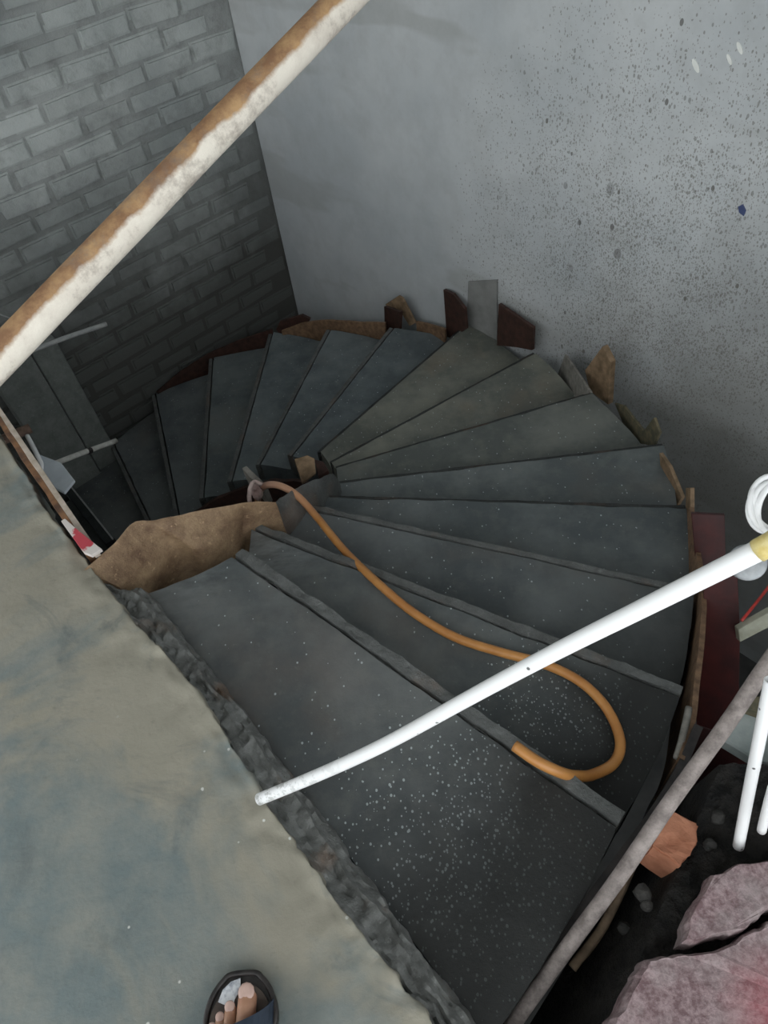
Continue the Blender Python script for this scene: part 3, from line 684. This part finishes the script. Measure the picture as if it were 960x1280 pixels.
o = tube('thin_wire', [onplane(-40, 378, pn, N1), onplane(0, 393, pn, N1), onplane(40, 408, pn, N1)], .004, M_PALEROD, 6, 4); tag(o, 'thin pale wire crossing the brick wall at the left edge', 'wire')
# dark bar with a light edge on the lowest step
ra, rb = at(78, 604, -1.80), at(138, 680, -1.80)
rr_ = empty('dark_bar', ra, 'black bar with a thin light edge on the lowest visible step', 'rail')
rs = (rb-ra).normalized().cross(Vector((0, 0, 1)))
if rs.x < 0: rs = -rs
o = box_between('light_edge', ra+rs*.028+Vector((0, 0, .022)), rb+rs*.028+Vector((0, 0, .022)), .010, .006, M_PALEROD); o['label'] = 'thin light edge'; child(o, rr_)
o = box_between('bar_body', ra, rb, .05, .04, plain('black_bar_finish', (.012, .014, .015), (.03, .035, .036), 15, .5, .2)); child(o, rr_)
# board along the landing edge
ea, eb = at(-30, 470, .01), at(122, 694, .01)
eo = (eb-ea).normalized(); es = -EN
bd = empty('edge_board', (ea+eb)/2, 'brown and pale wooden board fixed along the left landing edge', 'board')
o = box_between('top_strip', ea, eb, .016, .012, M_PALEWOOD, n=30, wob=.2); child(o, bd)
o = box_between('side_board', ea-es*.017-Vector((0, 0, .035)), eb-es*.017-eo*.03-Vector((0, 0, .035)), .018, .07, plain('rusty_brown_board', (.10, .05, .03), (.26, .13, .06), 22, .7, .4), n=30, wob=.25); child(o, bd)
t = NT('red_white_sticker'); n = t.noise(22, 4, .6); M_RW = t.done(t.mix(t.ramp(t.math('ADD', n, t.ramp(t.dist(at(106, 675, .02)), 0, .075, .40, -.3)), .48, .55), (.66, .60, .56), (.50, .06, .08)), .6)
o = prism('painted_offcut', [at(x, y, .030) for x, y in [(76, 651), (81, 648), (99, 664), (127, 686), (114, 694), (104, 690)]], Vector((0, 0, -.012)), M_RW, .001); tag(o, 'small white offcut with red paint at the end of the edge board', 'offcut')

# ------------------------------------------------------------------ foot in a slipper, bottom edge
def skin_mat():
    t = NT('skin'); c = t.mix(t.ramp(t.noise(30, 4), .35, .65), (.40, .20, .12), (.52, .29, .19)); t.b.inputs['Subsurface Weight'].default_value = .1
    t.bump(t.noise(120), .2, .001); return t.done(c, .5)
M_SKIN = skin_mat()
FO = at(303, 1213, .03); FO.z = 0                                               # tip of the slipper
fdir = (at(303, 1213, .03)-at(292, 1400, .03)); fdir.z = 0; fdir.normalize(); fx = Vector((fdir.y, -fdir.x, 0))      # fx: to the right when looking along the foot
def FP(x, y, z): x, y = x*1.14, y*1.10; return FO+fx*x-fdir*y+Vector((0, 0, z))                         # x across, y back from the tip
slip = empty('slipper', FP(0, .13, 0), 'dark rubber slipper with navy strap and white patch at the bottom edge', 'slipper')
def outline(y): # half width of the sole
    t_ = y/.28
    return .056*math.sqrt(max(0, 1-(1-min(1, t_/.24))**2)) if t_ < .24 else (.056-.014*math.sin(math.pi*min(1, (t_-.24)/.5)*.5) if t_ < .8 else .042*math.sqrt(max(0, 1-((t_-.8)/.2)**2)))
def sole(name, z0, z1, k, mat):
    bm = bmesh.new(); N = 40; pts = []
    ys = [.28*(0.5-.5*math.cos(math.pi*i/N)) for i in range(N+1)]
    L = [(-outline(y)*k, .14+(y-.14)*k) for y in ys]; Rr = [(outline(y)*k, .14+(y-.14)*k) for y in ys[::-1]]
    loop = L+Rr[1:-1]
    a = [bm.verts.new(FP(x, y, z1)) for x, y in loop]; b = [bm.verts.new(FP(x, y, z0)) for x, y in loop]; n = len(loop)
    bm.faces.new(a); bm.faces.new(b[::-1])
    for i in range(n): bm.faces.new((a[i], b[i], b[(i+1) % n], a[(i+1) % n]))
    bmesh.ops.remove_doubles(bm, verts=bm.verts, dist=1e-5)
    return from_bm(name, bm, mat)
child(sole('outsole', .004, .022, 1.0, M_SOLE), slip)
child(sole('insole', .020, .026, .88, plain('brown_insole', (.05, .035, .03), (.11, .085, .07), 30, .7, .3)), slip)
t = NT('white_print'); n = t.noise(60, 4); M_WP = t.done(t.mix(t.ramp(n, .42, .6), (.75, .77, .80), (.30, .32, .38)), .5)
o = prism('white_patch', [FP(x, y, .0262) for x, y in [(-.036, .040), (-.030, .024), (-.018, .014), (-.003, .010), (-.002, .026), (-.010, .038), (-.012, .048), (-.022, .046)]], Vector((0, 0, .0012)), M_WP, 0); child(o, slip)
# rim of the sole
rim = [FP(outline(y)*.96*s, y, .025) for s, ys in ((-1, [.14, .12, .10, .08, .06, .04, .025, .012, .004]), (1, [.004, .012, .025, .04, .06, .08, .10, .12, .14])) for y in ys]
child(tube('rim', rim, .005, M_SOLE, 8, 4), slip)
# strap over the toes, running to the right rear
bm = bmesh.new(); prev = None
for i in range(17):
    a = i/16; th = math.pi*a
    x = -.052*math.cos(th); z = .024+.046*math.sin(th)**.7
    yf = .085-.045*a*a+.0; yb = .155
    r = [bm.verts.new(FP(x, yf, z)), bm.verts.new(FP(x, yb, z+.012*math.sin(th))), bm.verts.new(FP(x*.93, yb, z+.012*math.sin(th)-.004)), bm.verts.new(FP(x*.93, yf, z-.004))]
    if prev:
        for k in range(4): bm.faces.new((prev[k], prev[(k+1) % 4], r[(k+1) % 4], r[k]))
    else: bm.faces.new(r)
    prev = r
bm.faces.new(prev[::-1]); child(from_bm('strap', bm, M_NAVY), slip)
# the foot: one skinned body with five toes
person = empty('person', FP(0, .2, 0), 'bare foot of a person in a dark slipper at the bottom edge', 'person')
def skinned(name, verts, edges, radii, mat, sub=2, root=0):
    me = bpy.data.meshes.new(name); me.from_pydata([tuple(v) for v in verts], edges, []); o = link(name, me, mat)
    sk = o.modifiers.new('skin', 'SKIN'); 
    for i, r in enumerate(radii):
        d = me.skin_vertices[0].data[i]; d.radius = (r, r) if not isinstance(r, tuple) else r; d.use_root = (i == root)
    sk.use_smooth_shade = True; o.modifiers.new('sub', 'SUBSURF').levels = sub; o.modifiers['sub'].render_levels = sub
    return o
V = [FP(0, .245, .06), FP(-.002, .19, .062), FP(.0, .14, .050), FP(.0, .110, .042), FP(-.01, .25, .14), FP(-.012, .26, .26), FP(-.012, .27, .42), FP(-.012, .262, .62)]
Ed = [(0, 1), (1, 2), (2, 3), (0, 4), (4, 5), (5, 6), (6, 7)]; Rd = [.034, .034, .034, .030, .036, .046, .056, .060]
toes = [(.012, .026, .0180, .108), (-.0125, .043, .0115, .108), (-.0265, .055, .0098, .110), (-.0375, .067, .0088, .112), (-.046, .080, .0080, .116)]
for x, tip, r, root in toes:
    b0 = len(V); sx_ = x*.75
    V += [FP(sx_, root, .040), FP(x, (tip+root)/2, .040), FP(x*1.03, tip+.012, .037), FP(x*1.03, tip+.002, .035)]
    Ed += [(3, b0), (b0, b0+1), (b0+1, b0+2), (b0+2, b0+3)]; Rd += [r*1.15, r*.98, r*1.05, r*.8]
foot = skinned('body', V, Ed, Rd, M_SKIN); child(foot, person)
M_NAIL = plain('toenail', (.55, .36, .30), (.66, .46, .40), 40, .3, .05)
for x, tip, r, root in toes:
    bm = bmesh.new(); bmesh.ops.create_uvsphere(bm, u_segments=12, v_segments=8, radius=1)
    for v in bm.verts: v.co = FP(x*1.03+v.co.x*r*.72, tip+.006+v.co.y*r*.72, .037+r*.80+v.co.z*.0022-(v.co.x**2)*r*.12)
    child(from_bm('toenail', bm, M_NAIL, None, True), person)
bm = tube_bm(smooth_path([FP(-.011, .262, .24), FP(-.012, .268, .33), FP(-.012, .272, .45), FP(-.012, .265, .68)], 6), lambda u: .064+.020*u, 24)
child(from_bm('trouser_leg', bm, M_NAVY, None, True), person)

# ------------------------------------------------------------------ small marks on the plaster wall
M_WM = plain('white_mark', (.75, .76, .72), (.82, .82, .78), 30, .5, .1)
for (x, y), (dx, dy) in (((870, 82), (7, 9)), ((912, 74), (5, 7)), ((925, 60), (6, 8))):
    c0 = PLc(x, y); pts = []
    for k in range(12):
        a = k*math.pi/6; pts.append(PLc(x+dx*.9*math.cos(a)*.55+dx*.45*math.sin(a), y+dy*math.sin(a)))
    o = prism('wall_mark', pts, N2*.003, M_WM, 0); child(o, wall_right)
o = prism('wall_mark', [PLc(x, y) for x, y in [(923, 258), (929, 255), (933, 263), (930, 270), (924, 265)]], N2*.003, plain('blue_dab', (.05, .07, .16), (.08, .1, .2), 30, .5, .1), 0); child(o, wall_right)

# look-alike things share a group phrase
for o in C.objects:
    if o.parent is None and 'category' in o and 'group' not in o:
        n = o.name.split('.')[0]
        g = {'formwork_board': 'shuttering boards around the stair', 'plywood_strip': 'plywood strips along the outer stair edge', 'plastic_pipe': 'white plastic pipes', 'wooden_lath': 'thin laths beside the grey pole', 'broken_slab': 'broken pieces of the pink slab'}.get(n)
        if g: o['group'] = g
